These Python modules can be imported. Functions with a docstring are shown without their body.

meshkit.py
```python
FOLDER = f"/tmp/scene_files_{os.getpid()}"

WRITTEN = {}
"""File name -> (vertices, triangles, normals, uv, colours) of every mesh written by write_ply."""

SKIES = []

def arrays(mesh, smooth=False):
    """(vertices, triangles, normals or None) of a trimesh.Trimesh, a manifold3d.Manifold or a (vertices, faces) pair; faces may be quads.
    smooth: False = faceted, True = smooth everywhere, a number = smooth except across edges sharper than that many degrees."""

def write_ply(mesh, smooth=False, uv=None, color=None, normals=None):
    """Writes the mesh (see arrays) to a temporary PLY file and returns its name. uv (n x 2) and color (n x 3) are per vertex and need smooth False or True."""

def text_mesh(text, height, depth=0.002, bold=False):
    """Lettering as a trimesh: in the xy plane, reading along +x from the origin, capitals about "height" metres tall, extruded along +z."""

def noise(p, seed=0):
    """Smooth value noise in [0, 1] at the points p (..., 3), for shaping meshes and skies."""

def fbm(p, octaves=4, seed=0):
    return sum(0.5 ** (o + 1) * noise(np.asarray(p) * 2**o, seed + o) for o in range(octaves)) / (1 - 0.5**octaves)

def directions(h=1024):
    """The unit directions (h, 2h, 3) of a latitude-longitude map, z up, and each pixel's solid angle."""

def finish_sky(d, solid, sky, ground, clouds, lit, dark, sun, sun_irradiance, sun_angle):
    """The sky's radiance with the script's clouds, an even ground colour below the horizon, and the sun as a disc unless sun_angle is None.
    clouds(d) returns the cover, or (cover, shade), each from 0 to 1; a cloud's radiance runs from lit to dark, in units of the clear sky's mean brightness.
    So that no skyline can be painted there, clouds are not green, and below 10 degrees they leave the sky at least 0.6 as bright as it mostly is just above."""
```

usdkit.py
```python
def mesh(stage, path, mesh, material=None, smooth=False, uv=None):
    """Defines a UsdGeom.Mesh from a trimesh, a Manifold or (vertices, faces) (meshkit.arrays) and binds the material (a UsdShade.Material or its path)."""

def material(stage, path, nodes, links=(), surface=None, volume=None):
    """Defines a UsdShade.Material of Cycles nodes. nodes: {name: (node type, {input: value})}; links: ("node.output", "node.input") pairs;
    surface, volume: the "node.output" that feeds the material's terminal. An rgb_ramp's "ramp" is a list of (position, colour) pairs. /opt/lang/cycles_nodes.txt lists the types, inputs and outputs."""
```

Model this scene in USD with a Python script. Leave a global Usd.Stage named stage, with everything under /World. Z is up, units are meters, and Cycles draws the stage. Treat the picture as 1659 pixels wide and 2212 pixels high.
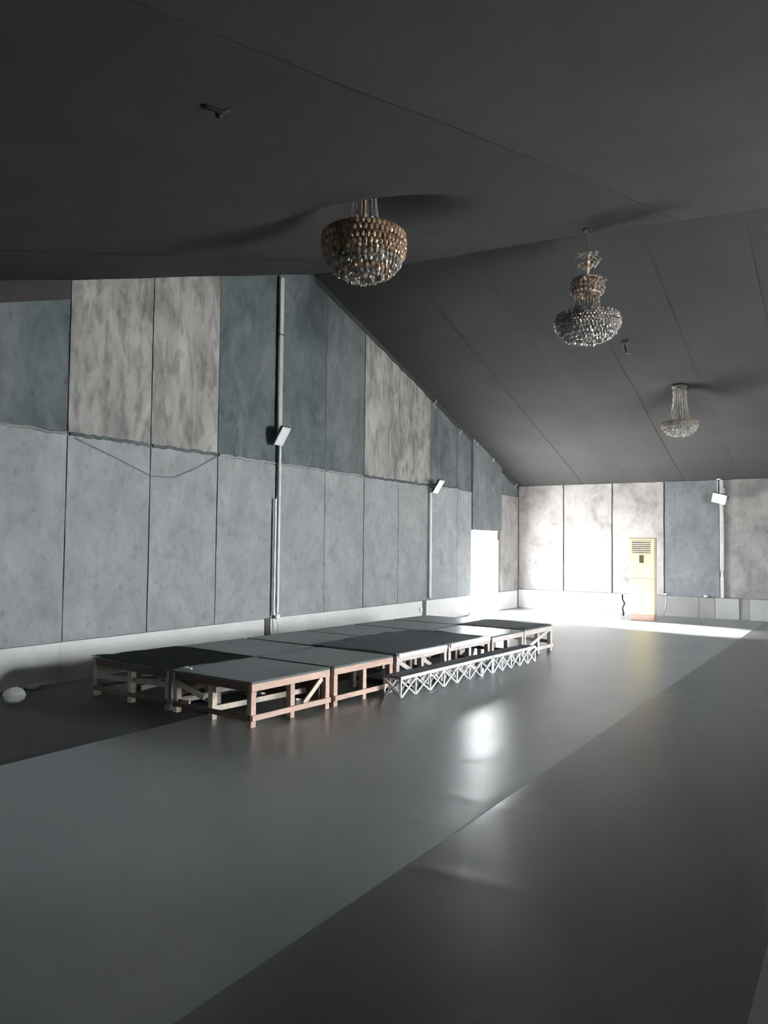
import math, random
import numpy as np, trimesh
import usdkit, meshkit
from pxr import Usd, UsdGeom, UsdLux, UsdShade, Gf, Sdf
from shapely.geometry import Polygon

rng = random.Random(7)
stage = Usd.Stage.CreateInMemory()
UsdGeom.SetStageUpAxis(stage, UsdGeom.Tokens.z)
UsdGeom.SetStageMetersPerUnit(stage, 1.0)
world = UsdGeom.Xform.Define(stage, '/World')
stage.SetDefaultPrim(world.GetPrim())

# ------------------------------------------------------------------ camera
FPX, YAW, PITCH, ROLL, EYE = 1651.28, -0.5675, 0.0422, 0.0107, 1.60
fw = np.array([math.sin(YAW) * math.cos(PITCH), math.cos(YAW) * math.cos(PITCH), math.sin(PITCH)])
r0 = np.array([math.cos(YAW), -math.sin(YAW), 0.0])
u0 = np.cross(r0, fw)
rt = math.cos(ROLL) * r0 + math.sin(ROLL) * u0
up = -math.sin(ROLL) * r0 + math.cos(ROLL) * u0
cam = UsdGeom.Camera.Define(stage, '/World/camera')
M = Gf.Matrix4d(*rt, 0, *up, 0, *(-fw), 0, 0, 0, EYE, 1)
cam.AddTransformOp().Set(M)
cam.CreateHorizontalApertureAttr(36.0)
cam.CreateVerticalApertureAttr(48.0)
cam.CreateFocalLengthAttr(FPX * 36.0 / 1659.0)
cam.CreateClippingRangeAttr(Gf.Vec2f(0.05, 500.0))
cam.CreateExposureAttr(1.45)

# ------------------------------------------------------------------ daylight
SUN_EL, SUN_AZ = math.radians(18.5), math.radians(-9.0)      # from outside the far door, travelling +x and +y
sun = UsdLux.DistantLight.Define(stage, '/World/sun')
sd = np.array([math.cos(SUN_EL) * math.cos(SUN_AZ), math.cos(SUN_EL) * math.sin(SUN_AZ), -math.sin(SUN_EL)])
zb = -sd; xb = np.cross([0, 0, 1.0], zb); xb /= np.linalg.norm(xb); yb = np.cross(zb, xb)
sun.AddTransformOp().Set(Gf.Matrix4d(*xb, 0, *yb, 0, *zb, 0, 0, 0, 30, 1))
sun.CreateIntensityAttr(26.0)
sun.CreateAngleAttr(6.0)
sun.CreateNormalizeAttr(True)
sun.CreateColorAttr(Gf.Vec3f(1.0, 0.975, 0.95))
dome = UsdLux.DomeLight.Define(stage, '/World/sky')
dome.CreateIntensityAttr(10.0)
dome.CreateColorAttr(Gf.Vec3f(0.93, 0.97, 1.0))

# ------------------------------------------------------------------ materials
LK = '/World/Looks'
UsdGeom.Scope.Define(stage, LK)
MAT = {}


def plain(name, color, rough=0.5, metallic=0.0, var=0.12, scale=6.0, bump=0.0, bscale=60.0, stretch=(1, 1, 1), spec=0.5, coat=0.0):
    """base colour varied a little by noise, optional fine bump"""
    c = np.array(color)
    nodes = {
        'geo': ('geometry', {}),
        'map': ('mapping', {'scale': stretch}),
        'nz': ('noise_texture', {'scale': scale, 'detail': 5.0, 'roughness': 0.6}),
        'rp': ('rgb_ramp', {'ramp': [(0.25, tuple(c * (1 - var))), (0.75, tuple(np.minimum(c * (1 + var), 1)))]}),
        'p': ('principled_bsdf', {'roughness': rough, 'metallic': metallic, 'specular_ior_level': spec, 'coat_weight': coat}),
    }
    links = [('geo.position', 'map.vector'), ('map.vector', 'nz.vector'), ('nz.fac', 'rp.fac'), ('rp.color', 'p.base_color')]
    if bump:
        nodes['nb'] = ('noise_texture', {'scale': bscale, 'detail': 4.0})
        nodes['bp'] = ('bump', {'strength': bump, 'distance': 0.01})
        links += [('map.vector', 'nb.vector'), ('nb.fac', 'bp.height'), ('bp.normal', 'p.normal')]
    MAT[name] = usdkit.material(stage, f'{LK}/{name}', nodes, links, surface='p.BSDF')
    return MAT[name]


def mottled(name, dark, mid, light, spots=0.5, streak=2.0, seed=0.0, blotch=(0.42, 0.58), n2=9.0, soft=(0.34, 0.50), depth=.80, fac=.55):
    """damp, patched plaster-on-cloth: two scales of blotches, stretched vertically, with small dark stains"""
    nodes = {
        'geo': ('geometry', {}),
        'm1': ('mapping', {'location': (seed, seed * 1.7, seed * 0.3), 'scale': (1, 1, 1.0 / streak)}),
        'n1': ('noise_texture', {'scale': 2.2, 'detail': 6.0, 'roughness': 0.62, 'distortion': 0.6}),
        'n2': ('noise_texture', {'scale': n2, 'detail': 3.0, 'roughness': 0.5, 'distortion': 0.4}),
        'v': ('voronoi_texture', {'scale': 5.0, 'feature': 'f1', 'randomness': 1.0}),
        'r1': ('rgb_ramp', {'ramp': [(blotch[0] - 0.12, dark), (0.5, mid), (blotch[1] + 0.12, light)]}),
        'r2': ('rgb_ramp', {'ramp': [(soft[0], (depth, depth, depth)), (soft[1], (1, 1, 1))]}),
        'r3': ('rgb_ramp', {'ramp': [(0.06, (1 - spots, 1 - spots, 1 - spots)), (0.2, (1, 1, 1))]}),
        'x1': ('mix', {'mix_type': 'multiply', 'fac': fac}),
        'x2': ('mix', {'mix_type': 'multiply', 'fac': 0.6}),
        'bp': ('bump', {'strength': 0.12, 'distance': 0.02}),
        'p': ('principled_bsdf', {'roughness': 0.85, 'specular_ior_level': 0.25}),
    }
    links = [('geo.position', 'm1.vector'), ('m1.vector', 'n1.vector'), ('m1.vector', 'n2.vector'), ('m1.vector', 'v.vector'),
             ('n1.fac', 'r1.fac'), ('n2.fac', 'r2.fac'), ('v.distance', 'r3.fac'), ('r1.color', 'x1.color1'), ('r2.color', 'x1.color2'),
             ('x1.color', 'x2.color1'), ('r3.color', 'x2.color2'), ('x2.color', 'p.base_color'), ('n2.fac', 'bp.height'), ('bp.normal', 'p.normal')]
    MAT[name] = usdkit.material(stage, f'{LK}/{name}', nodes, links, surface='p.BSDF')


def g3(r, g, b):
    return (r, g, b)


mottled('wall_grey_a', g3(.225, .232, .25), g3(.285, .292, .31), g3(.34, .342, .357), .3, 1.3, 0.0)
mottled('wall_grey_b', g3(.23, .236, .245), g3(.292, .296, .307), g3(.345, .345, .35), .3, 1.3, 11.3)
mottled('wall_grey_c', g3(.23, .242, .25), g3(.285, .297, .304), g3(.335, .343, .347), .3, 1.3, 23.1)
mottled('wall_dark_a', g3(.065, .082, .088), g3(.105, .125, .132), g3(.16, .178, .185), .3, 1.7, 3.3)
mottled('wall_dark_b', g3(.085, .098, .105), g3(.13, .145, .152), g3(.18, .193, .20), .35, 1.7, 31.7)
mottled('wall_light_a', g3(.17, .165, .158), g3(.30, .293, .282), g3(.40, .39, .377), .5, 2.4, 5.9, (.44, .54), 8.0, (.36, .54), .55, .75)
mottled('wall_light_b', g3(.17, .164, .156), g3(.31, .30, .288), g3(.41, .398, .384), .5, 2.8, 17.2, (.44, .54), 8.0, (.36, .54), .55, .75)
mottled('wall_pale', g3(.205, .19, .19), g3(.31, .292, .29), g3(.37, .35, .347), .35, 1.2, 41.0)
mottled('wall_slate', g3(.12, .13, .14), g3(.155, .168, .178), g3(.205, .212, .22), .3, 1.4, 51.0)
mottled('wall_tan', g3(.155, .152, .15), g3(.225, .221, .218), g3(.29, .285, .28), .4, 1.3, 61.0)
plain('wall_backing', (.15, .15, .155), .95)
plain('plinth_paint', (.66, .66, .645), .6, var=.06, scale=3)
plain('plinth_dark', (.20, .20, .195), .7, var=.1, scale=3)
plain('plinth_far', (.29, .29, .28), .65, var=.06, scale=3)
plain('plinth_grey', (.20, .197, .193), .7, var=.1, scale=3)
plain('ceiling_cloth', (.041, .040, .042), .92, var=.10, scale=1.2, bump=.15, bscale=400, spec=.15)
plain('ceiling_cloth_lighter', (.053, .0505, .0515), .92, var=.10, scale=1.2, bump=.15, bscale=400, spec=.15)  # lighter than ceiling_cloth: light on the right strips put into the colour
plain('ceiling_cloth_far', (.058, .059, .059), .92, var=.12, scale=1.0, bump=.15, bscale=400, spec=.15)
plain('concrete', (.45, .44, .42), .9, var=.12, scale=1.5)
plain('vinyl_green', (.172, .184, .180), .30, var=.10, scale=1.3, bump=.035, bscale=5, spec=1.0)
plain('vinyl_dark', (.034, .034, .036), .31, var=.12, scale=1.3, bump=.035, bscale=5, spec=1.0)
plain('vinyl_light', (.15, .145, .15), .38, var=.08, scale=1.3, bump=.035, bscale=5, spec=.5)
plain('carpet_floor', (.056, .061, .066), .7, var=.15, scale=4, bump=.2, bscale=300, spec=.3)
plain('carpet_dark', (.018, .022, .024), .95, var=.2, scale=5, bump=.5, bscale=350, spec=.1)
plain('tread_carpet', (.15, .16, .17), .9, var=.15, scale=5, bump=.5, bscale=350, spec=.1)
plain('carpet_grey', (.12, .134, .140), .9, var=.15, scale=5, bump=.5, bscale=350, spec=.1)
plain('deck_vinyl', (.115, .13, .13), .34, var=.12, scale=2.2, bump=.04, bscale=7)
plain('wood_pink', (.52, .36, .29), .6, var=.16, scale=9, stretch=(3, .7, 3), bump=.1, bscale=40)
plain('wood_pale', (.60, .52, .42), .65, var=.18, scale=9, stretch=(.8, 3, 3), bump=.1, bscale=40)
plain('wood_weathered', (.47, .42, .39), .7, var=.18, scale=9, bump=.1, bscale=40)
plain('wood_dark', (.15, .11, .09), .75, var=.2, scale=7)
plain('white_metal', (.74, .75, .76), .35, var=.05, scale=20)
plain('white_plastic', (.72, .73, .73), .45, var=.05, scale=4)
plain('grey_plastic', (.42, .42, .41), .5, var=.06, scale=4)
plain('dark_plastic', (.03, .032, .035), .5)
plain('steel_dark', (.085, .085, .085), .6, var=.2)
plain('lamp_face', (.88, .92, .95), .25, var=.01)
plain('ac_cream', (.66, .57, .385), .45, var=.04, scale=3)
plain('ac_cream_low', (.60, .515, .335), .45, var=.04, scale=3)
plain('ac_dark', (.09, .08, .05), .4)
plain('ac_base', (.50, .33, .27), .7, var=.1)
plain('paper', (.72, .72, .72), .85, var=.08, scale=12)
plain('string_grey', (.19, .195, .205), .9)
plain('gold', (.36, .25, .165), .42, metallic=.25, var=.15, scale=20)
plain('door_frame', (.62, .62, .62), .5, var=.05)
plain('ground_outside', (.74, .72, .68), .95, var=.1, scale=.7)


def crystal(name, color, trans, metal=.18):
    nodes = {
        'geo': ('geometry', {}),
        'rp': ('rgb_ramp', {'ramp': [(0, tuple(np.array(color) * .6)), (.5, color), (1, tuple(np.minimum(np.array(color) * 1.4, 1)))]}),
        'p': ('principled_bsdf', {'roughness': .08, 'transmission_weight': trans, 'ior': 1.6, 'specular_ior_level': .9, 'metallic': metal}),
        't': ('translucent_bsdf', {}),
        'mx': ('mix_closure', {'fac': .25}),
    }
    MAT[name] = usdkit.material(stage, f'{LK}/{name}', nodes, [('geo.random_per_island', 'rp.fac'), ('rp.color', 'p.base_color'), ('rp.color', 't.color'), ('p.BSDF', 'mx.closure1'), ('t.BSDF', 'mx.closure2')], surface='mx.closure')


crystal('crystal_amber', (.95, .69, .47), .1)
crystal('crystal_smoke', (.92, .83, .76), .15)
crystal('crystal_clear', (.95, .94, .91), .2)

# ------------------------------------------------------------------ helpers
USED = {}


def free_path(parent, name):
    k = (parent, name)
    n = USED.get(k, 0)
    USED[k] = n + 1
    return f'{parent}/{name}' + (f'_{n:03d}' if n else '')


def tag(prim, label=None, category=None, group=None, kind=None):
    for k, v in (('label', label), ('category', category), ('group', group), ('kind', kind)):
        if v:
            prim.SetCustomDataByKey(k, v)
    return prim


def thing(name, label=None, category=None, loc=(0, 0, 0), rotz=0.0, group=None, kind=None, parent='/World'):
    x = UsdGeom.Xform.Define(stage, free_path(parent, name))
    if any(loc) or rotz:
        x.AddTranslateOp().Set(Gf.Vec3d(*map(float, loc)))
        if rotz:
            x.AddRotateZOp().Set(math.degrees(rotz))
    return tag(x.GetPrim(), label, category, group, kind)


def obj(name, mesh, mat, parent=None, smooth=False, label=None, kind=None):
    p = free_path(str(parent.GetPath()) if parent else '/World', name)
    return tag(usdkit.mesh(stage, p, mesh, MAT[mat], smooth=smooth).GetPrim(), label, kind=kind)


def cat(ms):
    ms = [m for m in ms if m is not None]
    return trimesh.util.concatenate(ms)


def box(a, b, bevel=0.0):
    a, b = np.minimum(a, b), np.maximum(a, b)
    if bevel <= 0:
        m = trimesh.creation.box(b - a)
    else:
        e = (b - a) / 2
        bv = min(bevel, e.min() * .45)
        pts = []
        for sx in (-1, 1):
            for sy in (-1, 1):
                for sz in (-1, 1):
                    s = np.array([sx, sy, sz])
                    for k in range(3):
                        q = e.copy(); q[[i for i in range(3) if i != k]] -= bv
                        pts.append(s * q)
        m = trimesh.convex.convex_hull(np.array(pts))
    m.apply_translation((a + b) / 2)
    return m


def beam(p, q, w, h, hint=(0, 0, 1)):
    """bar of section w (sideways) x h (along hint) from p to q"""
    p, q = np.array(p, float), np.array(q, float)
    d = q - p; L = np.linalg.norm(d); d /= L
    hint = np.array(hint, float)
    if abs(d @ hint) > .98:
        hint = np.array([1.0, 0, 0])
    s = np.cross(d, hint); s /= np.linalg.norm(s); t = np.cross(s, d)
    m = box([0, -w / 2, -h / 2], [L, w / 2, h / 2], min(w, h) * .08)
    T = np.eye(4); T[:3, 0], T[:3, 1], T[:3, 2], T[:3, 3] = d, s, t, p
    m.apply_transform(T)
    return m


def tube(pts, r, n=8):
    pts = np.array(pts, float)
    d = np.gradient(pts, axis=0); d /= np.linalg.norm(d, axis=1)[:, None]
    ref = np.array([0, 0, 1.0]) if abs(d[0][2]) < .9 else np.array([1.0, 0, 0])
    rings = []
    for P, D in zip(pts, d):
        s = np.cross(D, ref); s /= np.linalg.norm(s); t = np.cross(s, D); ref = t if abs(t @ D) < .5 else ref
        a = np.arange(n) * 2 * math.pi / n
        rings.append(P + r * (np.cos(a)[:, None] * s + np.sin(a)[:, None] * t))
    v = np.vstack(rings + [pts[:1], pts[-1:]])
    f = []
    k = len(pts)
    for i in range(k - 1):
        for j in range(n):
            a, b = i * n + j, i * n + (j + 1) % n
            f += [[a, b, b + n], [a, b + n, a + n]]
    for j in range(n):
        f += [[k * n, (j + 1) % n, j], [k * n + 1, (k - 1) * n + j, (k - 1) * n + (j + 1) % n]]
    m = trimesh.Trimesh(v, np.array(f), process=False)
    m.fix_normals()
    return m


def lathe(profile, n=32):
    return trimesh.creation.revolve(np.array(profile, float), sections=n)


def prism_x(poly_yz, x0, x1):
    """a polygon in (y, z) extruded along x from x0 to x1"""
    m = trimesh.creation.extrude_polygon(Polygon(poly_yz), x1 - x0, engine='earcut')
    v = m.vertices.copy()
    m.vertices = np.stack([x0 + v[:, 2], v[:, 0], v[:, 1]], 1)
    m.fix_normals()
    return m


def blob(loc, r, seed, squash=(1, 1, 1), amp=.35):
    m = trimesh.creation.icosphere(3)
    v = m.vertices
    v = v * (1 - amp / 2 + amp * meshkit.fbm(v * 1.7 + seed * 3.1, 3, seed))[:, None]
    m.vertices = v * np.array(squash) * r + np.array(loc)
    return m


# ------------------------------------------------------------------ the hall
GX, EY, RX, NY = -7.763, 18.70, 6.0, -0.55        # gable wall, far eave wall, right gable, near eave wall
RIDGE_Y = 9.9
BASE, MID = 0.455, 2.835


def ridge_z(x):
    return np.interp(x, [-7.763, -7.0, -6.0, -4.3, -3.1, -2.2, -.97, 1, 3, 6.0], [6.08, 5.98, 5.89, 5.82, 5.77, 5.71, 5.63, 5.58, 5.62, 5.75])


CH1, CH2, CH3 = (-3.80, 5.58), (-3.14, 9.90), (-2.93, 14.66)


def near_z(x, y):
    """the cloth of the near slope: straight fall to the near eave, lifted where the lamp hangs, slack billows"""
    r = ridge_z(x)
    z = r + (y - RIDGE_Y) * (r - 2.72) / (RIDGE_Y - NY)
    d2 = ((x - CH1[0]) / .62) ** 2 + ((y - CH1[1] - .12) / .52) ** 2
    z = z + .36 * np.exp(-d2)
    return z


def far_z(x, y):
    r = ridge_z(x)
    z = r + (y - RIDGE_Y) * (3.16 - r) / (EY - RIDGE_Y)
    d2 = ((x - CH3[0]) / .55) ** 2 + ((y - CH3[1]) / .42) ** 2
    return z + .22 * np.exp(-d2)


def roof_z(y):
    return 6.76 - (RIDGE_Y - y) * .353 if y < RIDGE_Y else 6.76 - (y - RIDGE_Y) * .3505


def gable_top(y):
    return float(near_z(GX, y)) if y < RIDGE_Y else float(far_z(GX, y))


def cloth(x0, x1, y0, y1, fn, nx, ny, seed, lift=0.0, sag=.03):
    """a strip of ceiling cloth, 4 mm thick, slack between its seams"""
    gx, gy = np.meshgrid(np.linspace(x0, x1, nx), np.linspace(y0, y1, ny), indexing='ij')
    z = fn(gx, gy) + lift * np.clip(np.abs(gy - RIDGE_Y) / 1.2, 0, 1)
    t = (gx - x0) / (x1 - x0)
    seal = np.clip(np.abs(gy - RIDGE_Y) / 1.2, 0, 1)
    z = z - sag * np.sin(np.pi * t) * seal
    z = z + .05 * (meshkit.fbm(np.stack([gx * .55, gy * .55, gx * 0], -1) + seed, 3, seed) - .5)
    top = np.stack([gx, gy, z + .004], -1).reshape(-1, 3)
    bot = np.stack([gx, gy, z], -1).reshape(-1, 3)
    i = np.arange(nx * ny).reshape(nx, ny)
    a, b, c, d = i[:-1, :-1].ravel(), i[1:, :-1].ravel(), i[1:, 1:].ravel(), i[:-1, 1:].ravel()
    N = nx * ny
    f = np.vstack([np.stack([a, b, c], 1), np.stack([a, c, d], 1), np.stack([a, c, b], 1) + N, np.stack([a, d, c], 1) + N])
    rim = np.concatenate([i[:, 0], i[-1, 1:], i[-2::-1, -1], i[0, -2:0:-1]])
    rn = np.roll(rim, -1)
    f = np.vstack([f, np.stack([rim, rim + N, rn + N], 1), np.stack([rim, rn + N, rn], 1)])
    return trimesh.Trimesh(np.vstack([top, bot]), f, process=False)


# floor: a slab under strips of sheet vinyl that run the length of the gable
floor = thing('floor', kind='structure')
obj('slab', box([GX - .1, NY - .2, -.2], [RX + .2, EY + .1, -.006]), 'concrete', floor)


def strip(x0, x1, y0, y1, lift, ridges=(), res=.06):
    nx, ny = max(3, int((x1 - x0) / .1)), max(3, int((y1 - y0) / res))
    gx, gy = np.meshgrid(np.linspace(x0, x1, nx), np.linspace(y0, y1, ny), indexing='ij')
    z = lift + 0 * gx
    for (ra, rb, rw, rh) in ridges:                       # a wrinkle from ra to rb, half width rw, height rh
        a, b = np.array(ra), np.array(rb)
        d = b - a; L = np.linalg.norm(d); d /= L
        s = (gx - a[0]) * d[0] + (gy - a[1]) * d[1]
        q = -(gx - a[0]) * d[1] + (gy - a[1]) * d[0]
        ends = np.clip(np.minimum(s, L - s) / .12 + .5, 0, 1)
        z = z + rh * np.exp(-(q / rw) ** 2) * ends
    top = np.stack([gx, gy, z], -1).reshape(-1, 3)
    i = np.arange(nx * ny).reshape(nx, ny)
    a, b, c, d = i[:-1, :-1].ravel(), i[1:, :-1].ravel(), i[1:, 1:].ravel(), i[:-1, 1:].ravel()
    rim = np.concatenate([i[:, 0], i[-1, 1:], i[-2::-1, -1], i[0, -2:0:-1]])
    low = top[rim].copy(); low[:, 2] = -.006
    N = nx * ny; k = np.arange(len(rim)); kn = np.roll(k, -1)
    f = np.vstack([np.stack([a, b, c], 1), np.stack([a, c, d], 1), np.stack([rim, N + k, N + kn], 1), np.stack([rim, N + kn, np.roll(rim, -1)], 1)])
    return trimesh.Trimesh(np.vstack([top, low]), f, process=False)


obj('carpet_strip', strip(GX, -5.24, NY, 12.2, -.001, res=1.5), 'carpet_floor', floor, True, 'dark carpet strip along the gable wall')
obj('vinyl_strip', strip(-5.24, -1.98, NY, EY, .000, [((-2.45, 4.43), (-1.99, 4.43),   .03, .004), ((-2.5, 5.2), (-2.46, 6.1), .03, .005), ((-2.3, 3.92), (-1.99, 3.9), .025, .004)]),
    'vinyl_green', floor, True, 'grey green sheet vinyl strip')
obj('vinyl_strip', strip(GX, -5.24, 12.205, EY, -.001, res=1.5), 'vinyl_green', floor, True)
obj('vinyl_strip', strip(-1.98, -.375, NY, 8.77, -.001, [((-1.97, 3.39), (-1.42, 3.36), .04, .004), ((-1.97, 4.43), (-1.72, 4.42), .035, .003)]), 'vinyl_dark', floor, True, 'dark grey sheet vinyl strip, near length')
obj('vinyl_strip', strip(-1.98, -.375, 8.775, EY, -.002, res=1.5), 'vinyl_dark', floor, True, 'dark grey sheet vinyl strip, far length')
obj('vinyl_strip', strip(-.375, 1.3, NY, EY, -.0015, res=1.5), 'vinyl_light', floor, True, 'lighter grey sheet vinyl strip')
obj('vinyl_strip', strip(1.3, 3.5, NY, EY, -.001, res=1.5), 'vinyl_dark', floor, True)
obj('vinyl_strip', strip(3.5, RX, NY, EY, -.002, res=1.5), 'vinyl_green', floor, True)

# left gable wall: backing with the door opening, and boards stood on it
DY0, DY1, DZ = 15.86, 17.47, 1.965
wl = thing('wall_left', kind='structure')
ys = np.linspace(NY - .2, EY + .2, 60)
prof = [(ys[0], 0), (DY0, 0), (DY0, DZ), (DY1, DZ), (DY1, 0), (ys[-1], 0)] + [(y, roof_z(y)) for y in ys[::-1]]
obj('backing', prism_x(prof, GX - .22, GX - .03), 'wall_backing', wl)
J = [1.74, 2.96, 4.18, 5.405, 6.61, 7.803, 9.05, 10.318, 11.495, 12.69, 13.97, 15.205, 15.93]
UP = ['wall_dark_b', 'wall_dark_b', 'wall_dark_a', 'wall_light_a', 'wall_light_b', 'wall_dark_a', 'wall_dark_a', 'wall_dark_b', 'wall_light_b', 'wall_light_a', 'wall_dark_b', 'wall_dark_b']
LO = ['wall_grey_b', 'wall_grey_c', 'wall_grey_a', 'wall_grey_a', 'wall_grey_b', 'wall_grey_c', 'wall_grey_c', 'wall_grey_c', 'wall_grey_b', 'wall_grey_c', 'wall_grey_a', 'wall_grey_a']


def board(y0, y1, z0, z1=None, proud=0.0, gap=.005, seed=0):
    """an upright board between joints; its edges wander a few millimetres; z1 None = up to the ceiling"""
    r = random.Random(seed)
    n = 9
    pts = []
    ya, yb = y0 + gap, y1 - gap
    def top(y):
        return (gable_top(y) + .12) if z1 is None else z1 - gap + r.uniform(-.006, .006)
    zs = np.linspace(z0 + gap, min(top(ya), top(yb)) - .05, n)
    pts += [(yb - r.uniform(0, .007), z) for z in zs]
    pts += [(y, top(y)) for y in np.linspace(yb, ya, 7)]
    pts += [(ya + r.uniform(0, .007), z) for z in zs[::-1]]
    pts += [(y, z0 + gap * .6) for y in np.linspace(ya, yb, 5)[1:-1]]
    return prism_x(pts, GX - .04, GX + proud)


for i, (a, b) in enumerate(zip(J[:-1], J[1:])):
    obj('wall_panel', board(a, b, BASE, MID, rng.uniform(-.004, .006), seed=i), LO[i], wl)
    obj('wall_panel', board(a, b, MID, None, rng.uniform(-.012, .0), seed=40 + i), UP[i], wl)
obj('wall_panel', board(NY, 1.74, BASE, MID, 0, seed=88), 'wall_grey_b', wl)
obj('wall_panel', board(NY, 1.74, MID, None, 0, seed=89), 'wall_dark_b', wl)
obj('wall_panel', board(15.93, 17.57, DZ - .01, None, .035, seed=90), 'wall_slate', wl)
obj('wall_panel', board(17.57, EY, BASE, 2.87, .0, seed=91), 'wall_pale', wl)
obj('wall_panel', board(17.57, EY, 2.87, None, -.015, seed=92), 'wall_dark_b', wl)
# lumpy strip of cloth filler along the horizontal joint
def filler(y0, y1, seed):
    n = 26
    r = random.Random(seed)
    yy = np.linspace(y0, y1, n)
    pts = np.stack([np.full(n, GX + .004), yy, [MID - .0 + r.uniform(-.012, .012) for _ in yy]], 1)
    return tube(pts, .022, 6)
for i in (2, 5, 6, 7, 10):
    obj('joint_filler', filler(J[i] + .02, J[i + 1] - .02, i), 'wall_grey_b' if i != 2 else 'wall_tan', wl, True)
for i in (3, 4, 8, 9):
    obj('joint_filler', filler(J[i] + .02, J[i + 1] - .02, i), 'wall_dark_a', wl, True)

obj('cloth_flap', prism_x([(1.0, gable_top(1.0) - .26), (5.39, gable_top(5.39) - .24), (5.39, gable_top(5.39) + .1), (1.0, gable_top(1.0) + .1)], GX - .03, GX + .012), 'ceiling_cloth_lighter', wl)
er = random.Random(5)
yy = np.linspace(10.0, EY, 70)
edge = [(y, gable_top(y) - .05 - .05 * float(meshkit.fbm(np.array([y * 2.3, .4, 0]), 3, 4)) - er.uniform(0, .02)) for y in yy] + [(y, gable_top(y) + .1) for y in yy[::-1]]
obj('cloth_edge', prism_x(edge, GX - .03, GX + .016), 'ceiling_cloth_far', wl, label='ragged dark cloth edge under the ceiling slope')
bl = thing('baseboard_left', kind='structure')
for (a, b) in ((NY, 5.39), (5.39, 8.86), (9.0, 13.70), (13.87, DY0), (DY1, EY)):
    obj('plinth', box([GX - .04, a, 0], [GX - .012, b, BASE - .008], .004), 'plinth_paint', bl)
for y in (8.93, 13.785):
    obj('column_foot', box([GX - .05, y - .055, 0], [GX - .018, y + .055, BASE]), 'steel_dark', bl)

d1 = thing('door_1', kind='structure')
obj('jamb', box([GX - .22, DY0 - .0, 0], [GX + .0, DY0 + .05, DZ]), 'door_frame', d1)
obj('jamb', box([GX - .22, DY1 - .05, 0], [GX + .0, DY1 + .0, DZ]), 'door_frame', d1)
obj('lintel', box([GX - .22, DY0, DZ - .05], [GX + .0, DY1, DZ]), 'door_frame', d1)
obj('door_closer', box([GX - .05, DY1 - .12, DZ - .24], [GX + .02, DY1 - .05, DZ - .05], .01), 'steel_dark', d1)

# far eave wall
wf = thing('wall_far', kind='structure')
obj('backing', box([GX - .22, EY + .03, 0], [RX + .2, EY + .22, 3.62]), 'wall_backing', wf)
FX = [GX + 1.22 * k for k in range(12)]
FM = ['wall_pale', 'wall_pale', 'wall_pale', 'wall_slate', 'wall_tan', 'wall_tan', 'wall_slate', 'wall_tan', 'wall_tan', 'wall_slate', 'wall_tan']  # slate panel right of the air conditioner: its cast shadow put into the colour


def fboard(x0, x1, z0, z1, proud, gap, seed):
    r = random.Random(seed)
    zs = np.linspace(z0 + gap, z1 - gap, 9)
    pts = [(x1 - gap - r.uniform(0, .01), z) for z in zs] + [(x0 + gap + r.uniform(0, .01), z) for z in zs[::-1]]
    m = trimesh.creation.extrude_polygon(Polygon(pts), .05 + proud, engine='earcut')
    v = m.vertices.copy()
    m.vertices = np.stack([v[:, 0], EY + .05 - v[:, 2], v[:, 1]], 1)
    m.fix_normals()
    return m


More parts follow.
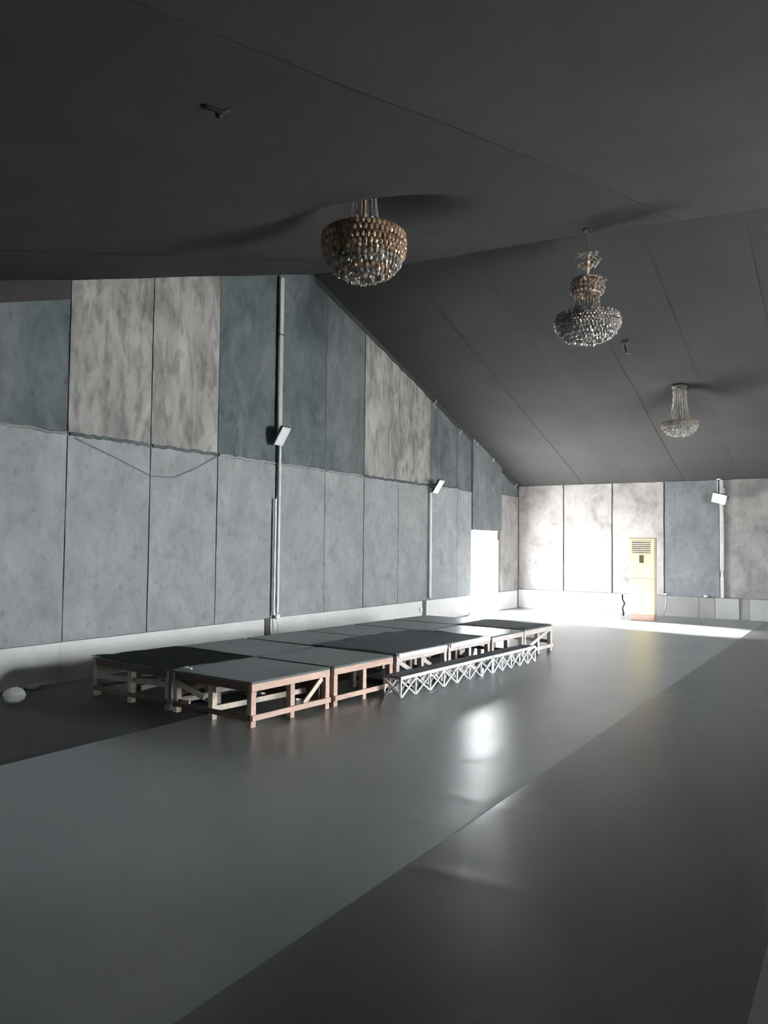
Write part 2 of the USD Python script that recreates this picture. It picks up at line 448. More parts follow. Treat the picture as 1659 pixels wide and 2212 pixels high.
for k in range(11):
    x1 = FX[k + 1] if k < 10 else RX
    obj('wall_panel', fboard(FX[k], x1, BASE + .02, 3.155, rng.uniform(-.004, .006), .012, 60 + k), FM[k], wf)
bf = thing('baseboard_far', kind='structure')
for (a, b, m, dd) in ((GX, -4.6, 'plinth_paint', 0), (-4.6, -3.35, 'plinth_grey', 0), (-3.35, -3.0, 'plinth_grey', .012), (-3.0, -2.50, 'plinth_far', .02), (-2.50, -2.30, 'plinth_dark', -.005), (-2.30, RX, 'plinth_far', .01)):  # grey stretch: shadow of the air conditioner put into the plinth colour
    obj('plinth', box([a + .004, EY + .012 - dd, 0], [b - .004, EY + .05, BASE + .012], .004), m, bf)

# right gable with its wide doorway, and the near eave wall (both behind the view)
RD0, RD1, RDZ = 8.2, 10.5, 3.5
wr = thing('wall_right', kind='structure')
prof = [(NY - .2, 0), (RD0, 0), (RD0, RDZ), (RD1, RDZ), (RD1, 0), (EY + .2, 0)] + [(y, roof_z(y)) for y in ys[::-1]]
obj('wall_surface', prism_x(prof, RX, RX + .2), 'wall_dark_b', wr)
obj('wall_near', box([GX - .22, NY - .2, 0], [RX + .2, NY, 3.2]), 'wall_dark_b', kind='structure')

# ceiling cloth in strips
ce = thing('ceiling', kind='structure')
NX = [GX - .05, -5.9, -3.93, -1.96, 0.0, 2.0, 4.0, RX + .05]
for k, (a, b) in enumerate(zip(NX[:-1], NX[1:])):
    fine = k in (1, 2)
    obj('cloth_strip', cloth(a, b + .01, NY - .1, RIDGE_Y + .02, near_z, 44 if fine else 20, 150 if fine else 60, 3, lift=.004 * (k % 2), sag=.008), 'ceiling_cloth' if k < 3 else 'ceiling_cloth_lighter', ce, True)
FXS = [GX - .05, -6.05, -4.86, -3.66, -2.46, -1.26, -.06, 2.0, 4.0, RX + .05]
for k, (a, b) in enumerate(zip(FXS[:-1], FXS[1:])):
    obj('cloth_strip', cloth(a, b + .01, RIDGE_Y - .02, EY + .1, far_z, 24, 90, 3, lift=.008 * (k % 2), sag=.015), 'ceiling_cloth_far', ce, True)
# a light roof above the cloth keeps the daylight out
rf = thing('roof', kind='structure')
obj('roof_sheet', prism_x([(NY - .6, 3.0), (RIDGE_Y, 6.75), (RIDGE_Y, 6.85), (NY - .6, 3.1)], GX - .4, RX + .4), 'grey_plastic', rf)
obj('roof_sheet', prism_x([(RIDGE_Y, 6.75), (EY + .6, 3.45), (EY + .6, 3.55), (RIDGE_Y, 6.85)], GX - .4, RX + .4), 'grey_plastic', rf)
obj('ground', box([-60, -50, -.5], [60, 70, -.21]), 'ground_outside', kind='structure')

# ------------------------------------------------------------------ stage of wooden platforms
C0 = np.array([-4.53, 5.01])
ang = math.atan2(.063, 1)                    # the row runs a little askew of the gable wall
ROT = math.pi / 2 - ang                      # local +x = along the row, local +y = towards the gable wall


def stage_pt(u, v):
    return C0 + u * np.array([math.sin(ang), math.cos(ang)]) + v * np.array([-math.cos(ang), math.sin(ang)])


H = .395


def platform(label, u0, u1, v0, v1, face='wood_pink', edge=None, braces=(), h=H, near_shade=True, seed=0, panel=False):
    """a low wooden platform: ply deck in a timber frame with rails, six posts and loose braces"""
    o = stage_pt(u0, v0)
    t = thing('stage_platform', label, 'stage platform', (o[0], o[1], 0), ROT, 'wooden stage platforms')
    L, D = u1 - u0, v1 - v0
    r = random.Random(seed)
    obj('deck', box([0, 0, h - .022], [L, D, h], .003), 'deck_vinyl', t, label='smooth grey green deck covering')
    rail = .062
    inner = 'wood_weathered'
    obj('top_rail', box([.0, -.004, h - .022 - rail], [L, .034, h - .020], .003), face, t)
    obj('top_rail', box([.0, D - .034, h - .022 - rail], [L, D, h - .020], .003), inner, t)
    endm = 'wood_dark' if near_shade else face  # near end rails darker: shade of the unlit side put into the wood colour
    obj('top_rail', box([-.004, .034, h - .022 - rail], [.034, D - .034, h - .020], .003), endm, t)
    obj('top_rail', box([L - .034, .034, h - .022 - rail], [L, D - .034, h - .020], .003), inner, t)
    for x in (.0, L / 2 - .03, L - .06):
        for y in (.0, D / 2 - .03, D - .06):
            if L / 2 - .04 < x < L / 2 and D / 2 - .04 < y < D / 2:
                continue
            m = face if y == 0 else ('wood_pale' if x == 0 else inner)
            obj('post', box([x, y, 0], [x + .06, y + .06, h - .022 - (rail if y == 0 else 0)], .004), m, t)
    obj('bottom_rail', box([-.002, -.022, .062], [L - .002, .0, .112], .003), face, t)
    obj('bottom_rail', box([.0, D, .066], [L, D + .02, .112], .003), inner, t)
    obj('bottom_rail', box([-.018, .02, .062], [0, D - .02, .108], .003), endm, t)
    for (p, q, m) in braces:
        obj('brace', beam((p[0] * L, p[1] * D, p[2]), (q[0] * L, q[1] * D, q[2]), .022, .05), m, t)
    if panel:
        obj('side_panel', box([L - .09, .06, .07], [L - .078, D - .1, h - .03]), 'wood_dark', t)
    if edge:
        obj('edge_strip', box([0.03, -.018, h - .040], [L - .01, .03, h + .006], .004), edge, t, label='white painted edge strip')
    return t


FU = [(0, 1.045), (1.11, 2.105), (2.175, 3.225), (3.265, 4.315), (4.37, 5.32), (5.385, 6.35)]
FL = ['pink-faced wooden stage platform at the near front corner, green deck bare',
      'second wooden stage platform along the front, between near corner and white edged ones',
      'third front stage platform, charcoal mat on deck and bright white edge strip',
      'fourth front stage platform with pale worn edge strip behind the truss step',
      'fifth front stage platform, its bare deck shining white in the door light',
      'last front stage platform at the far end, grey mat and slanting brace']
FB = [[((.0, .48, .10), (1.0, .20, .17), 'wood_pale'), ((.0, .44, .275), (.36, .42, .275), 'wood_weathered'), ((.66, .02, .10), (.92, .03, .30), 'wood_pale'), ((.02, .955, .275), (.02, .60, .185), 'wood_pale'), ((.13, .70, .285), (.07, .955, .175), 'wood_pale'), ((.03, .96, .10), (.03, .80, .10), 'wood_pale')],
      [((.05, .5, .22), (.95, .5, .25), 'wood_weathered'), ((.1, .95, .14), (.9, .9, .16), 'wood_weathered')],
      [((.02, .02, .33), (.33, .03, .17), 'wood_weathered'), ((.45, .03, .33), (.72, .04, .19), 'wood_weathered'), ((.3, .5, .2), (.95, .55, .24), 'wood_weathered')],
      [((.05, .4, .2), (.95, .45, .26), 'wood_weathered'), ((.1, .9, .14), (.95, .95, .3), 'wood_weathered')],
      [((.05, .5, .12), (.95, .6, .28), 'wood_weathered'), ((.05, .9, .28), (.95, .9, .12), 'wood_weathered')],
      [((.05, .02, .10), (.96, .0, .35), 'wood_weathered'), ((.98, .1, .30), (.98, .95, .12), 'wood_weathered'), ((.98, .05, .14), (.98, .95, .16), 'wood_weathered')]]
for k, (a, b) in enumerate(FU):
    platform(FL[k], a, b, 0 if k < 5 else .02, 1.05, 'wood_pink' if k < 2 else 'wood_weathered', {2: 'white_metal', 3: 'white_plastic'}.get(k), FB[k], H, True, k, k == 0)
BL = ['dim wooden stage platform at the near back corner, black mat on its deck',
      'second stage platform of the wall side row, deck bare beside the black mat',
      'third stage platform of the wall side row, behind the charcoal mat near edge',
      'fourth stage platform of the wall side row, behind the charcoal mat far edge',
      'fifth stage platform of the wall side row, deck pale with door light',
      'far end stage platform of the wall side row, nearest the open door']
for k, (a, b) in enumerate(FU):
    platform(BL[k], a, b, 1.11, 2.33, 'wood_weathered', None, [((.02, .98, .20), (.03, .02, .24), 'wood_weathered'), ((.05, .4, .15), (.95, .45, .22), 'wood_weathered')], H, True, 20 + k)


def mat(label, u0, u1, v0, v1, m, seed, z=H, lumps=()):
    """a loose mat with ragged, curled edges lying on the decks"""
    nx, ny = 40, 40
    gu, gv = np.meshgrid(np.linspace(0, 1, nx), np.linspace(0, 1, ny), indexing='ij')
    w = .03 * (meshkit.fbm(np.stack([gu * 6, gv * 6, gu * 0 + seed], -1), 3, seed) - .5)
    U, V = u0 + gu * (u1 - u0) + w, v0 + gv * (v1 - v0) + w * .8
    e = np.minimum(np.minimum(gu, 1 - gu) * (u1 - u0), np.minimum(gv, 1 - gv) * (v1 - v0))
    Z = z + .006 + .03 * np.exp(-e / .05) * np.clip(meshkit.fbm(np.stack([gu * 4, gv * 4, gu * 0 + 3 + seed], -1), 2, seed) - .45, 0, 1)
    for (lu, lv, lh, lw) in lumps:
        Z = Z + lh * np.exp(-(((U - lu) / lw) ** 2 + ((V - lv) / lw) ** 2))
    P = C0 + U[..., None] * np.array([math.sin(ang), math.cos(ang)]) + V[..., None] * np.array([-math.cos(ang), math.sin(ang)])
    top = np.concatenate([P, Z[..., None]], -1).reshape(-1, 3)
    low = top - [0, 0, .005]
    i = np.arange(nx * ny).reshape(nx, ny)
    a, b, c, d = i[:-1, :-1].ravel(), i[1:, :-1].ravel(), i[1:, 1:].ravel(), i[:-1, 1:].ravel()
    N = nx * ny
    f = np.vstack([np.stack([a, c, b], 1), np.stack([a, d, c], 1), np.stack([a, b, c], 1) + N, np.stack([a, c, d], 1) + N])
    rim = np.concatenate([i[:, 0], i[-1, 1:], i[-2::-1, -1], i[0, -2:0:-1]]); rn = np.roll(rim, -1)
    f = np.vstack([f, np.stack([rim, rn, rn + N], 1), np.stack([rim, rn + N, rim + N], 1)])
    mm = trimesh.Trimesh(np.vstack([top, low]), f, process=False)
    mm.fix_normals()
    tag(obj('floor_mat', mm, m, None, 40), label, 'mat')


mat('black carpet mat hanging over the near back platform of the stage', -.03, 1.06, 1.07, 2.33, 'carpet_dark', 2, lumps=[(-.0, 2.25, .02, .06)])
mat('charcoal carpet mat spread over the middle of the stage, edges curled', 2.19, 4.28, .05, 1.25, 'carpet_grey', 5, lumps=[(3.7, 1.2, .022, .10), (4.26, .8, .018, .08), (2.9, 1.2, .018, .10)])
mat('grey carpet mat at the far end of the stage by the door', 5.40, 6.36, .05, 1.15, 'carpet_grey', 9, lumps=[(5.5, .12, .025, .06), (6.2, 1.05, .02, .10)])


# low white truss steps in front of the stage
def truss_step(label, u0, u1, bays, v0=-.268, v1=-.034, h=.215):
    o = stage_pt(u0, v0)
    t = thing('truss_step', label, 'stage step', (o[0], o[1], 0), ROT, 'white truss steps')
    L, D = u1 - u0, v1 - v0
    obj('tread', box([.0, .02, h - .014], [L, D, h], .003), 'tread_carpet', t, label='dark carpeted tread')
    obj('front_tube', box([0, 0, h - .03], [L, .024, h + .004], .006), 'white_metal', t)
    obj('back_tube', box([0, D - .024, h - .034], [L, D, h - .014], .006), 'white_metal', t)
    obj('end_tube', box([0, .024, h - .034], [.02, D - .024, h - .014], .004), 'white_metal', t)
    obj('end_tube', box([L - .02, .024, h - .034], [L, D - .024, h - .014], .004), 'white_metal', t)
    w = L / bays
    for y in (.012, D - .012):
        for i in range(bays + 1):
            x = min(max(i * w, .01), L - .01)
            obj('upright', tube([(x, y, 0), (x, y, h - .03)], .012), 'white_metal', t, 40)
            if i < bays:
                x2 = min((i + 1) * w, L - .01)
                obj('diagonal', tube([(x, y - .008, .004), (x2, y - .008, h - .03)], .0105), 'white_metal', t, 40)
                obj('diagonal', tube([(x, y + .006, h - .03), (x2, y + .006, .004)], .0105), 'white_metal', t, 40)
    for x in (.01, L - .01):
        obj('diagonal', tube([(x, .012, .004), (x, D - .012, h - .03)], .0105), 'white_metal', t, 40)
        obj('diagonal', tube([(x, .012, h - .03), (x, D - .012, .004)], .0105), 'white_metal', t, 40)


truss_step('white zigzag truss step with dark tread, longer one nearest the camera', 1.88, 3.90, 7)
truss_step('white zigzag truss step with dark tread, shorter one towards the far end', 3.915, 5.16, 5)

# ------------------------------------------------------------------ trunking, floodlights
def conduit(label, parts, name='cable_conduit', grp=None):
    t = thing(name, label, 'conduit')
    for (nm, m, mt) in parts:
        obj(nm, m, mt, t, 40)
    return t


WX = GX + .030
conduit('white cable conduit running up the gable wall behind the stage, with larger floodlight', [
    ('wide_pipe', box([WX, 9.01, 3.22], [WX + .05, 9.10, 5.75], .012), 'grey_plastic'),
    ('pipe_joint', box([WX, 9.0, 4.83], [WX + .054, 9.107, 4.85]), 'steel_dark'),
    ('narrow_pipe', box([WX, 9.055, .53], [WX + .04, 9.10, 3.22], .012), 'white_plastic'),
    ('side_pipe', tube([(WX + .03, 8.985, z) for z in np.linspace(.5, 2.28, 12)], .021, 10), 'white_metal'),
    ('junction_box', box([WX, 9.02, .44], [WX + .06, 9.11, .51], .008), 'white_plastic'),
    ('loose_cable', tube([(WX + .03 + .02 * math.sin(k * .5), 9.04 + .03 * math.sin(k * .33), .45 - .055 * k) for k in range(5)] , .008, 6), 'white_plastic')])
conduit('white cable conduit further along the gable wall, before the door', [
    ('pipe', box([WX, 13.86, .50], [WX + .045, 13.925, 2.70], .012), 'white_plastic'),
    ('loose_cable', tube([(WX + .01, 13.84 - .0002 * k * k, 1.7 - .1 * k) for k in range(13)], .006, 6), 'steel_dark')])
conduit('pale cable conduit on the far wall under the tilted floodlight', [
    ('pipe', box([-2.885, EY - .05, 1.08], [-2.80, EY - .002, 3.14], .012), 'grey_plastic'),
    ('pipe', box([-2.88, EY - .05, .47], [-2.805, EY - .002, .95], .012), 'grey_plastic'),
    ('pipe_joint', box([-2.87, EY - .045, .94], [-2.815, EY - .002, 1.09], .01), 'grey_plastic'),
    ('upper_cable', tube([(-2.93, EY - .012, z) for z in np.linspace(2.85, 3.12, 4)], .012, 6), 'grey_plastic')])


def floodlight(label, loc, rotz, w, h, d, tilt, arm, roll=0.0):
    """a flat LED floodlight: housing with white diffuser face, on a bracket; local +x is the way it faces"""
    t = thing('floodlight', label, 'floodlight', loc, rotz, 'flat floodlights')
    T = trimesh.transformations.rotation_matrix(tilt, [0, 1, 0]) @ trimesh.transformations.rotation_matrix(roll, [1, 0, 0])
    def put(nm, m, mt, parent=None):
        m.apply_transform(T)
        return obj(nm, m, mt, parent or t)
    hs = put('housing', box([-d, -w / 2, -h / 2], [0, w / 2, h / 2], .008), 'dark_plastic')
    put('frame', cat([box([-.004, -w / 2, sz * (h / 2 - .012) - .012], [.004, w / 2, sz * (h / 2 - .012) + .012]) for sz in (-1, 1)] + [box([-.004, sy * (w / 2 - .01) - .01, -h / 2], [.004, sy * (w / 2 - .01) + .01, h / 2]) for sy in (-1, 1)]), 'white_metal')
    put('diffuser', box([-.002, -w / 2 + .012, -h / 2 + .015], [.007, w / 2 - .012, h / 2 - .015], .002), 'lamp_face')
    for k in range(5):
        put('cooling_fin', box([-d - .012, -w / 2 + .03 + k * (w - .06) / 4 - .003, -h / 2 + .03], [-d, -w / 2 + .03 + k * (w - .06) / 4 + .003, h / 2 - .03]), 'dark_plastic', hs)
    for s in (-1, 1):
        obj('bracket', beam((-d * .5, s * (w / 2 + .008), 0), (-arm, s * (w / 2 + .008), .02), .005, .03), 'steel_dark', t)
    obj('bracket_plate', box([-arm - .006, -w / 2 - .012, -.02], [-arm, w / 2 + .012, .06]), 'steel_dark', t)
    return t


floodlight('square white floodlight beside the tall conduit on the gable wall, left of all', (GX + .225, 8.93, 3.225), 0, .20, .31, .045, math.radians(33), .128)
floodlight('square white floodlight topping the shorter conduit, nearer the door', (GX + .225, 13.92, 2.80), 0, .23, .31, .045, math.radians(33), .135)
floodlight('white floodlight tilted askew on the far wall, right of the air conditioner', (-2.86, EY - .26, 2.70), -math.pi / 2 - .1, .30, .24, .045, math.radians(30), .20, math.radians(-18))
tag(obj('lamp_stub', cat([tube([(-2.78, EY - .2, 2.80), (-2.78, EY - .1, 2.93)], .022, 10), tube([(-2.78, EY - .1, 2.93), (-2.78, EY - .015, 2.95)], .014, 10)]), 'white_metal', None, 40), 'short white pipe stub above the tilted floodlight on the far wall', 'pipe')

tag(obj('wall_socket', cat([box([GX - .005, 13.56, .22], [GX + .02, 13.66, .32], .006), box([GX + .02, 13.585, .245], [GX + .026, 13.635, .295], .003)]), 'white_plastic'), 'small white wall socket low on the plinth beside the dark column foot', 'socket')
pts = [(GX + .012, y, z) for y, z in zip(np.interp(np.linspace(0, 1, 30), [0, .5, .58, 1], [5.49, 6.61, 6.9, 7.79]), np.interp(np.linspace(0, 1, 30), [0, .2, .5, .62, .8, 1], [2.79, 2.66, 2.44, 2.45, 2.6, 2.82]))]
tag(obj('hanging_string', tube(pts, .006, 5), 'string_grey', None, True), 'thin grey string sagging across two wall panels under the light boards', 'string')

# ------------------------------------------------------------------ air conditioner
AC = thing('air_conditioner', 'tall cream floor standing air conditioner near the far wall', 'air conditioner', (-4.225, 17.07, 0), math.radians(3))
w, dp, h = .535, .34, 1.80
obj('cabinet', cat([box([-w / 2, .012, .13], [w / 2, dp, h], .015)]), 'ac_cream', AC)
fp = obj('front_panel', cat([box([-w / 2 + .004, 0, .93], [w / 2 - .004, .02, 1.47], .006), box([-w / 2 + .004, 0, 1.47], [-w / 2 + .07, .02, h - .01], .004), box([w / 2 - .075, 0, 1.47], [w / 2 - .004, .02, h - .01], .004), box([-w / 2 + .06, 0, 1.735], [w / 2 - .06, .02, h - .01], .004)]), 'ac_cream', AC)
obj('lower_panel', box([-w / 2 + .004, -.004, .135], [w / 2 - .004, .02, .924], .006), 'ac_cream_low', AC, label='slightly darker lower front panel')
vr = obj('vent_recess', box([-w / 2 + .068, .004, 1.468], [w / 2 - .073, .0125, 1.737]), 'ac_dark', AC)
for k in range(6):
    z = 1.487 + k * .044
    obj('vent_slat', beam((-w / 2 + .07, .001, z + .012), (w / 2 - .075, .001, z + .012), .010, .024, (0, -.35, 1)), 'ac_cream', vr)
obj('control_display', box([-.045, -.006, 1.255], [.05, .004, 1.42], .004), 'ac_dark', fp, label='dark control display')
obj('badge', box([-.035, -.003, 1.445], [.03, .004, 1.455]), 'ac_base', fp)
obj('plinth', box([-w / 2 + .03, .01, 0], [w / 2 - .01, dp - .01, .13], .004), 'ac_base', AC, label='pinkish brown wooden plinth')
tag(obj('drain_pipe', tube([(-4.86, 17.9, .50), (-4.86, 17.88, .40), (-4.80, 17.85, .30), (-4.85, 17.85, .2), (-4.83, 17.85, .10), (-4.83, 17.85, .02)], .022, 8), 'dark_plastic', None, True), 'dark lagged pipe standing at the left of the air conditioner', 'pipe')
tag(obj('power_cable', tube([(-4.03, 18.55, .44), (-4.02, 18.5, .30), (-4.03, 18.4, .14), (-4.06, 18.2, .02), (-4.1, 17.6, .012)], .012, 8), 'grey_plastic', None, True), 'grey cable dropping to the floor at the right of the air conditioner', 'cable')

# ------------------------------------------------------------------ small litter
tag(obj('plastic_bundle', blob((-7.14, 4.46, .075), .10, 4, (.95, 1.1, .80), .3), 'paper', None, True), 'rounded white plastic bundle on the floor by the gable plinth', 'bundle')
tag(obj('paper_scrap', blob((-7.18, 4.21, .04), .07, 8, (1, 1, .6), .8), 'paper'), 'crumpled white scrap at the left picture edge, beside the bundle', 'scrap')
tag(obj('paper_scrap', blob((-7.66, 5.0, .03), .06, 9, (.6, 1.2, .5), .8), 'paper'), 'small pale scrap against the gable plinth, right of the bundle', 'scrap')
tag(obj('tape_scrap', cat([box([0, 0, 0], [.10, .02, .012]), blob((.05, 0, .012), .014, 3)]).apply_translation([*stage_pt(.08, 1.0), H + .008]), 'paper'), 'white tape scrap on the deck corner at the edge of the black mat', 'scrap')
for x, z, lab in ((-4.07, .505, 'white wad on the far plinth ledge, close to the air conditioner'), (-3.19, .50, 'white wad on the far plinth ledge, left of the pale conduit'), (-2.90, 3.165, 'white wad at the top of the pale conduit, under the ceiling edge')):
    tag(obj('paper_wad', blob((x, EY - .03, z), .04, int(abs(x * 10)), (1.3, .7, .55), .6), 'paper'), lab, 'wad')
for y, dz, ln, lab in ((14.10, -.02, .18, 'grey cloth tie hanging from the ceiling edge above the middle floodlight'), (15.30, -.10, .16, 'white curled tie hanging from the sloping ceiling edge, left of the door'), (16.15, .0, .07, 'white knot on the ceiling edge, above the door left side'), (17.05, .0, .06, 'white knot on the ceiling edge, above the door right side'), (18.45, -.05, .14, 'white tie hanging in the corner where the walls meet')):
    z0 = gable_top(y) + dz
    pp = [(GX + .04 + .02 * math.sin(k), y + .02 * math.sin(k * 1.3) * (1 if ln > .1 else 0) - .006 * k, z0 - ln * k / 7) for k in range(8)]
    tag(obj('ceiling_tie', tube(pp, .010 if ln > .1 else .016, 6), 'paper', None, True), lab, 'tie')
zt = float(near_z(-2.48, 2.39))
tag(obj('torn_tape', cat([tube([(-2.50, 2.34, zt - .004), (-2.47, 2.37, zt - .03), (-2.43, 2.43, zt - .035), (-2.42, 2.46, zt - .015)], .010, 6), blob((-2.465, 2.44, zt - .03), .018, 5)]), 'ceiling_cloth_lighter', None, True), 'faint curl of torn tape on the dark near ceiling cloth', 'tape')
zc = float(near_z(-3.0, 9.4))
tag(obj('ceiling_clip', lathe([(0, -.02), (.02, -.02), (.03, 0), (.02, .02), (0, .02)], 10).apply_translation([-2.98, 9.3, float(near_z(-2.98, 9.3)) - .02]), 'dark_plastic'), 'small dark clip in the near ceiling cloth above the three-tier chandelier', 'clip')
zs = float(far_z(-3.37, 12.62))
tag(obj('spot_bracket', cat([box([-3.43, 12.58, zs - .03], [-3.31, 12.66, zs + .02], .005), tube([(-3.37, 12.62, zs - .02), (-3.37, 12.62, zs - .10)], .016, 8), tube([(-3.37, 12.62, zs - .06), (-3.33, 12.61, zs - .20)], .028, 10)]), 'steel_dark', None, 40), 'small dark bracket on the far ceiling slope, right of the three-tier chandelier', 'bracket')


# ------------------------------------------------------------------ chandeliers
def octa(p, r, hgt, rot):
    a = rot + np.arange(6) * math.pi / 3
    v = np.vstack([[[0, 0, hgt / 2]], np.stack([np.cos(a) * r, np.sin(a) * r, 0 * a], 1), [[0, 0, -hgt / 2]]]) + p
    f = [[0, 1 + i, 1 + (i + 1) % 6] for i in range(6)] + [[7, 1 + (i + 1) % 6, 1 + i] for i in range(6)]
    return v, np.array(f)


def drops(lst):
    V, F, n = [], [], 0
    for (p, r, hgt, rot) in lst:
        v, f = octa(np.array(p, float), r, hgt, rot)
        V.append(v); F.append(f + n); n += len(v)
    return trimesh.Trimesh(np.vstack(V), np.vstack(F), process=False)


def ring_drops(R, z, n, r, hgt, jit=.0, ph=0.0, rnd=None):
    rnd = rnd or rng
    return [((R * math.cos(ph + 2 * math.pi * k / n), R * math.sin(ph + 2 * math.pi * k / n), z + rnd.uniform(-jit, jit)), r, hgt, rnd.uniform(0, 6)) for k in range(n)]


def band(R, z0, z1, t=.008):
    return lathe([(R - t, z0), (R, z0), (R + .003, (z0 + z1) / 2), (R, z1), (R - t, z1), (R - t, z0)], 40)


def strand(p, q, n, r, slack=.0):
    p, q = np.array(p), np.array(q)
    out = []
    for k in range(n):
        t = k / (n - 1)
        c = p + (q - p) * t
        c[2] -= slack * 4 * t * (1 - t)
        out.append((c, r, r * 2.2, rng.uniform(0, 6)))
    return out


def beads(lst, sub=1):
    """round cut glass balls, faceted"""
    base = trimesh.creation.icosphere(sub)
    V, F, n = [], [], 0
    for (p, r, hgt, rot) in lst:
        c, sn = math.cos(rot), math.sin(rot)
        v = base.vertices @ np.array([[c, sn, 0], [-sn, c, 0], [0, 0, 1]]) * [r, r, hgt / 2] + np.array(p)
        V.append(v); F.append(base.faces + n); n += len(v)
    return trimesh.Trimesh(np.vstack(V), np.vstack(F), process=False)


def basket(t, R, ztop, drum, dome, mats, bead, rings=5):
    """drum of big cut crystals between bands, closed by a dome of ball drops; local origin on the axis"""
    band_m, side_m, drop_m = mats
    obj('ring', band(R * .95, ztop - .012, ztop + .006), band_m, t, True)
    obj('ring', band(R * .95, ztop - drum * .60, ztop - drum * .53), band_m, t, True)
    obj('ring', band(R * .90, ztop - drum - .012, ztop - drum + .004), band_m, t, True)
    n = int(2 * math.pi * R / (bead * 1.9))
    for i, f in enumerate((.12, .36, .70, .93)):
        rr = R * (.935 + .05 * math.sin(math.pi * f))
        obj('crystal_row', beads(ring_drops(rr, ztop - drum * f, n, bead * .95, drum * .30, .003, i * math.pi / n)), side_m, t, kind='stuff')
    obj('inner_drum', lathe([(R * .87, ztop), (R * .88, ztop - drum * .5), (R * .82, ztop - drum), (R * .78, ztop - drum), (R * .78, ztop), (R * .87, ztop)], 32), side_m, t, True)
    z0 = ztop - drum - dome
    for i in range(rings):
        f = (i + .35) / rings
        a = f * math.pi / 2
        rr, zz = R * .90 * math.cos(a) ** .8, ztop - drum - (dome - bead) * math.sin(a) ** 1.1
        nn = max(4, int(2 * math.pi * rr / (bead * 2.0)))
        obj('crystal_ring', beads(ring_drops(rr, zz, nn, bead * .88, bead * 2.1, .010, i * .37)), drop_m if i % 3 else side_m, t, kind='stuff')
        obj('crystal_ring', drops(ring_drops(rr * .95, zz - bead * .2, nn, bead * .55, bead * 2.6, .012, i * .37 + math.pi / nn)), drop_m, t, kind='stuff')
    obj('bowl', lathe([(0, z0 + .05)] + [(R * .80 * math.sin(q), z0 + .05 + (dome - .045) * (1 - math.cos(q))) for q in np.linspace(.1, math.pi / 2, 9)], 32), side_m, t, True)
    obj('tail_drop', cat([drops([((R * .22, 0, z0 - .012), .012, .05, 0)]), tube([(R * .22, 0, z0 + .06), (R * .22, 0, z0 + .0)], .003, 5)]), drop_m, t)


def neck(t, zt, zb, r0, r1, n, bead, m, flare=.0, name='bead_strand'):
    """bead strands from a small crown down to the ring, flaring near the foot"""
    for k in range(n):
        a = 2 * math.pi * k / n + .2
        L = []
        m_ = int((zt - zb) / (bead * 1.8)) + 2
        for j in range(m_):
            s = j / (m_ - 1)
            rr = r0 + (r1 - r0) * s ** flare if flare else r0 + (r1 - r0) * s
            L.append(((rr * math.cos(a), rr * math.sin(a), zt + (zb - zt) * s), bead, bead * 2.3, rng.uniform(0, 6)))
        obj(name, drops(L), m, t, kind='stuff')


# 1: amber basket close to the camera, its top drawn up into the cloth
z1 = 4.375
c1 = thing('chandelier', 'large amber crystal basket chandelier hanging from the near ceiling cloth', 'chandelier', (CH1[0], CH1[1], 0), .4, 'crystal chandeliers')
zt1 = float(near_z(*CH1))
basket(c1, .375, z1, .20, .225, ('gold', 'crystal_amber', 'crystal_smoke'), .025, 6)
neck(c1, min(zt1 - .06, z1 + .55), z1 + .005, .105, .20, 14, .0085, 'crystal_smoke', 3.2)
obj('canopy', lathe([(0, zt1), (.13, zt1), (.13, zt1 - .03), (.10, zt1 - .06), (0, zt1 - .06)], 24), 'gold', c1, True)
obj('stem', tube([(0, 0, zt1 - .02), (0, 0, z1 - .1)], .018, 8), 'gold', c1, True)
obj('candle_tube', cat([tube([(.07 * math.cos(a), .07 * math.sin(a), z1 - .05), (.07 * math.cos(a), .07 * math.sin(a), z1 + .16)], .013, 8) for a in np.arange(5) * 2 * math.pi / 5]), 'white_plastic', c1, True)
obj('top_plate', lathe([(0, z1), (.33, z1 - .01), (.33, z1 - .015), (0, z1 - .01)], 32), 'gold', c1, True)

# 2: three tiers from the ridge
c2 = thing('chandelier', 'three-tier crystal chandelier hanging on a rod from the ceiling ridge', 'chandelier', (CH2[0], CH2[1], 0), 0.9, 'crystal chandeliers')
obj('rod', tube([(0, 0, 5.80), (0, 0, 4.55)], .010, 8), 'steel_dark', c2, True)
def rosette(R, z, n, size, m, h):
    L = []
    for k in range(n):
        a = 2 * math.pi * k / n
        L.append(((R * math.cos(a), R * math.sin(a), z + (.03 if k % 2 else -.015)), size, size * 2.2, a))
        L.append(((R * .62 * math.cos(a + .3), R * .62 * math.sin(a + .3), z + .05), size * .9, size * 2, a))
        L.append(((R * .7 * math.cos(a), R * .7 * math.sin(a), z - h), size * .8, size * 2, a))
    return drops(L)
obj('rosette', rosette(.165, 5.43, 9, .036, 'crystal_clear', .08), 'crystal_smoke', c2, label='top tier of glass flowers')
obj('rosette_arm', cat([tube([(0, 0, 5.52), (.07 * math.cos(a), .07 * math.sin(a), 5.49), (.15 * math.cos(a), .15 * math.sin(a), 5.44)], .006, 6) for a in np.arange(9) * 2 * math.pi / 9]), 'white_metal', c2, True)
obj('amber_cup', drops([((.06 * math.cos(a), .06 * math.sin(a), 5.345), .04, .07, a) for a in np.arange(6) * math.pi / 3]), 'crystal_amber', c2, label='amber glass cups under the top tier')
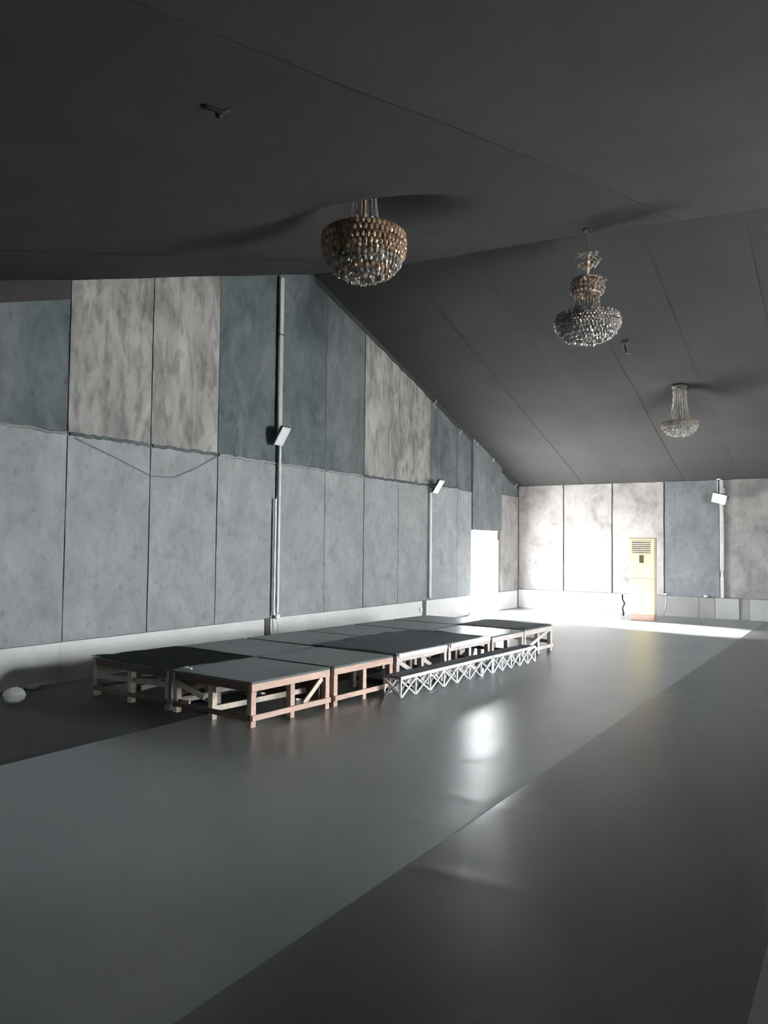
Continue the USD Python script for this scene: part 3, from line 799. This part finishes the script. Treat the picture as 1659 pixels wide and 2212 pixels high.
obj('ring', band(.10, 5.37, 5.39), 'gold', c2, True)
obj('stem', lathe([(0, 5.33), (.022, 5.32), (.03, 5.27), (.018, 5.22), (.02, 5.15), (0, 5.14)], 16), 'white_metal', c2, True)
obj('ring', band(.20, 5.13, 5.15), 'gold', c2, True)
for f, R in ((5.09, .205), (5.03, .215), (4.97, .20)):
    obj('crystal_row', drops(ring_drops(R, f, 22, .024, .062, .003)), 'crystal_smoke', c2, kind='stuff')
obj('crystal_row', drops(ring_drops(.235, 5.105, 8, .026, .06, .004)), 'crystal_clear', c2, kind='stuff')
obj('inner_drum', lathe([(.13, 5.14), (.18, 5.14), (.18, 4.96), (.12, 4.92), (.13, 5.14)], 24), 'crystal_amber', c2, True)
obj('ring', band(.17, 4.935, 4.95), 'gold', c2, True)
zc2 = 4.62
neck(c2, 4.94, zc2 + .01, .15, .20, 24, .012, 'crystal_smoke', 2.2)
obj('crown_drops', drops(ring_drops(.40, zc2 + .03, 34, .021, .05, .004) + ring_drops(.25, zc2 + .03, 18, .02, .05, .004)), 'crystal_clear', c2, kind='stuff')
basket(c2, .43, zc2, .125, .205, ('gold', 'crystal_smoke', 'crystal_clear'), .024, 6)

# 3: small clear one on the far slope
c3 = thing('chandelier', 'small clear crystal chandelier with flared neck high on the far ceiling slope', 'chandelier', (CH3[0], CH3[1], 0), 0.2, 'crystal chandeliers')
z3 = 3.895
zt3 = float(far_z(*CH3))
obj('canopy', lathe([(0, zt3 + .01), (.14, zt3 + .01), (.14, zt3 - .04), (0, zt3 - .05)], 24), 'steel_dark', c3, True)
obj('stem', tube([(0, 0, zt3 - .02), (0, 0, z3 - .05)], .014, 8), 'gold', c3, True)
neck(c3, zt3 - .05, z3 + .005, .11, .20, 18, .010, 'crystal_clear', 2.4)
obj('crown_drops', drops(ring_drops(.125, zt3 - .12, 14, .02, .06, .004)), 'crystal_clear', c3, kind='stuff')
basket(c3, .32, z3, .105, .16, ('gold', 'crystal_smoke', 'crystal_clear'), .021, 5)
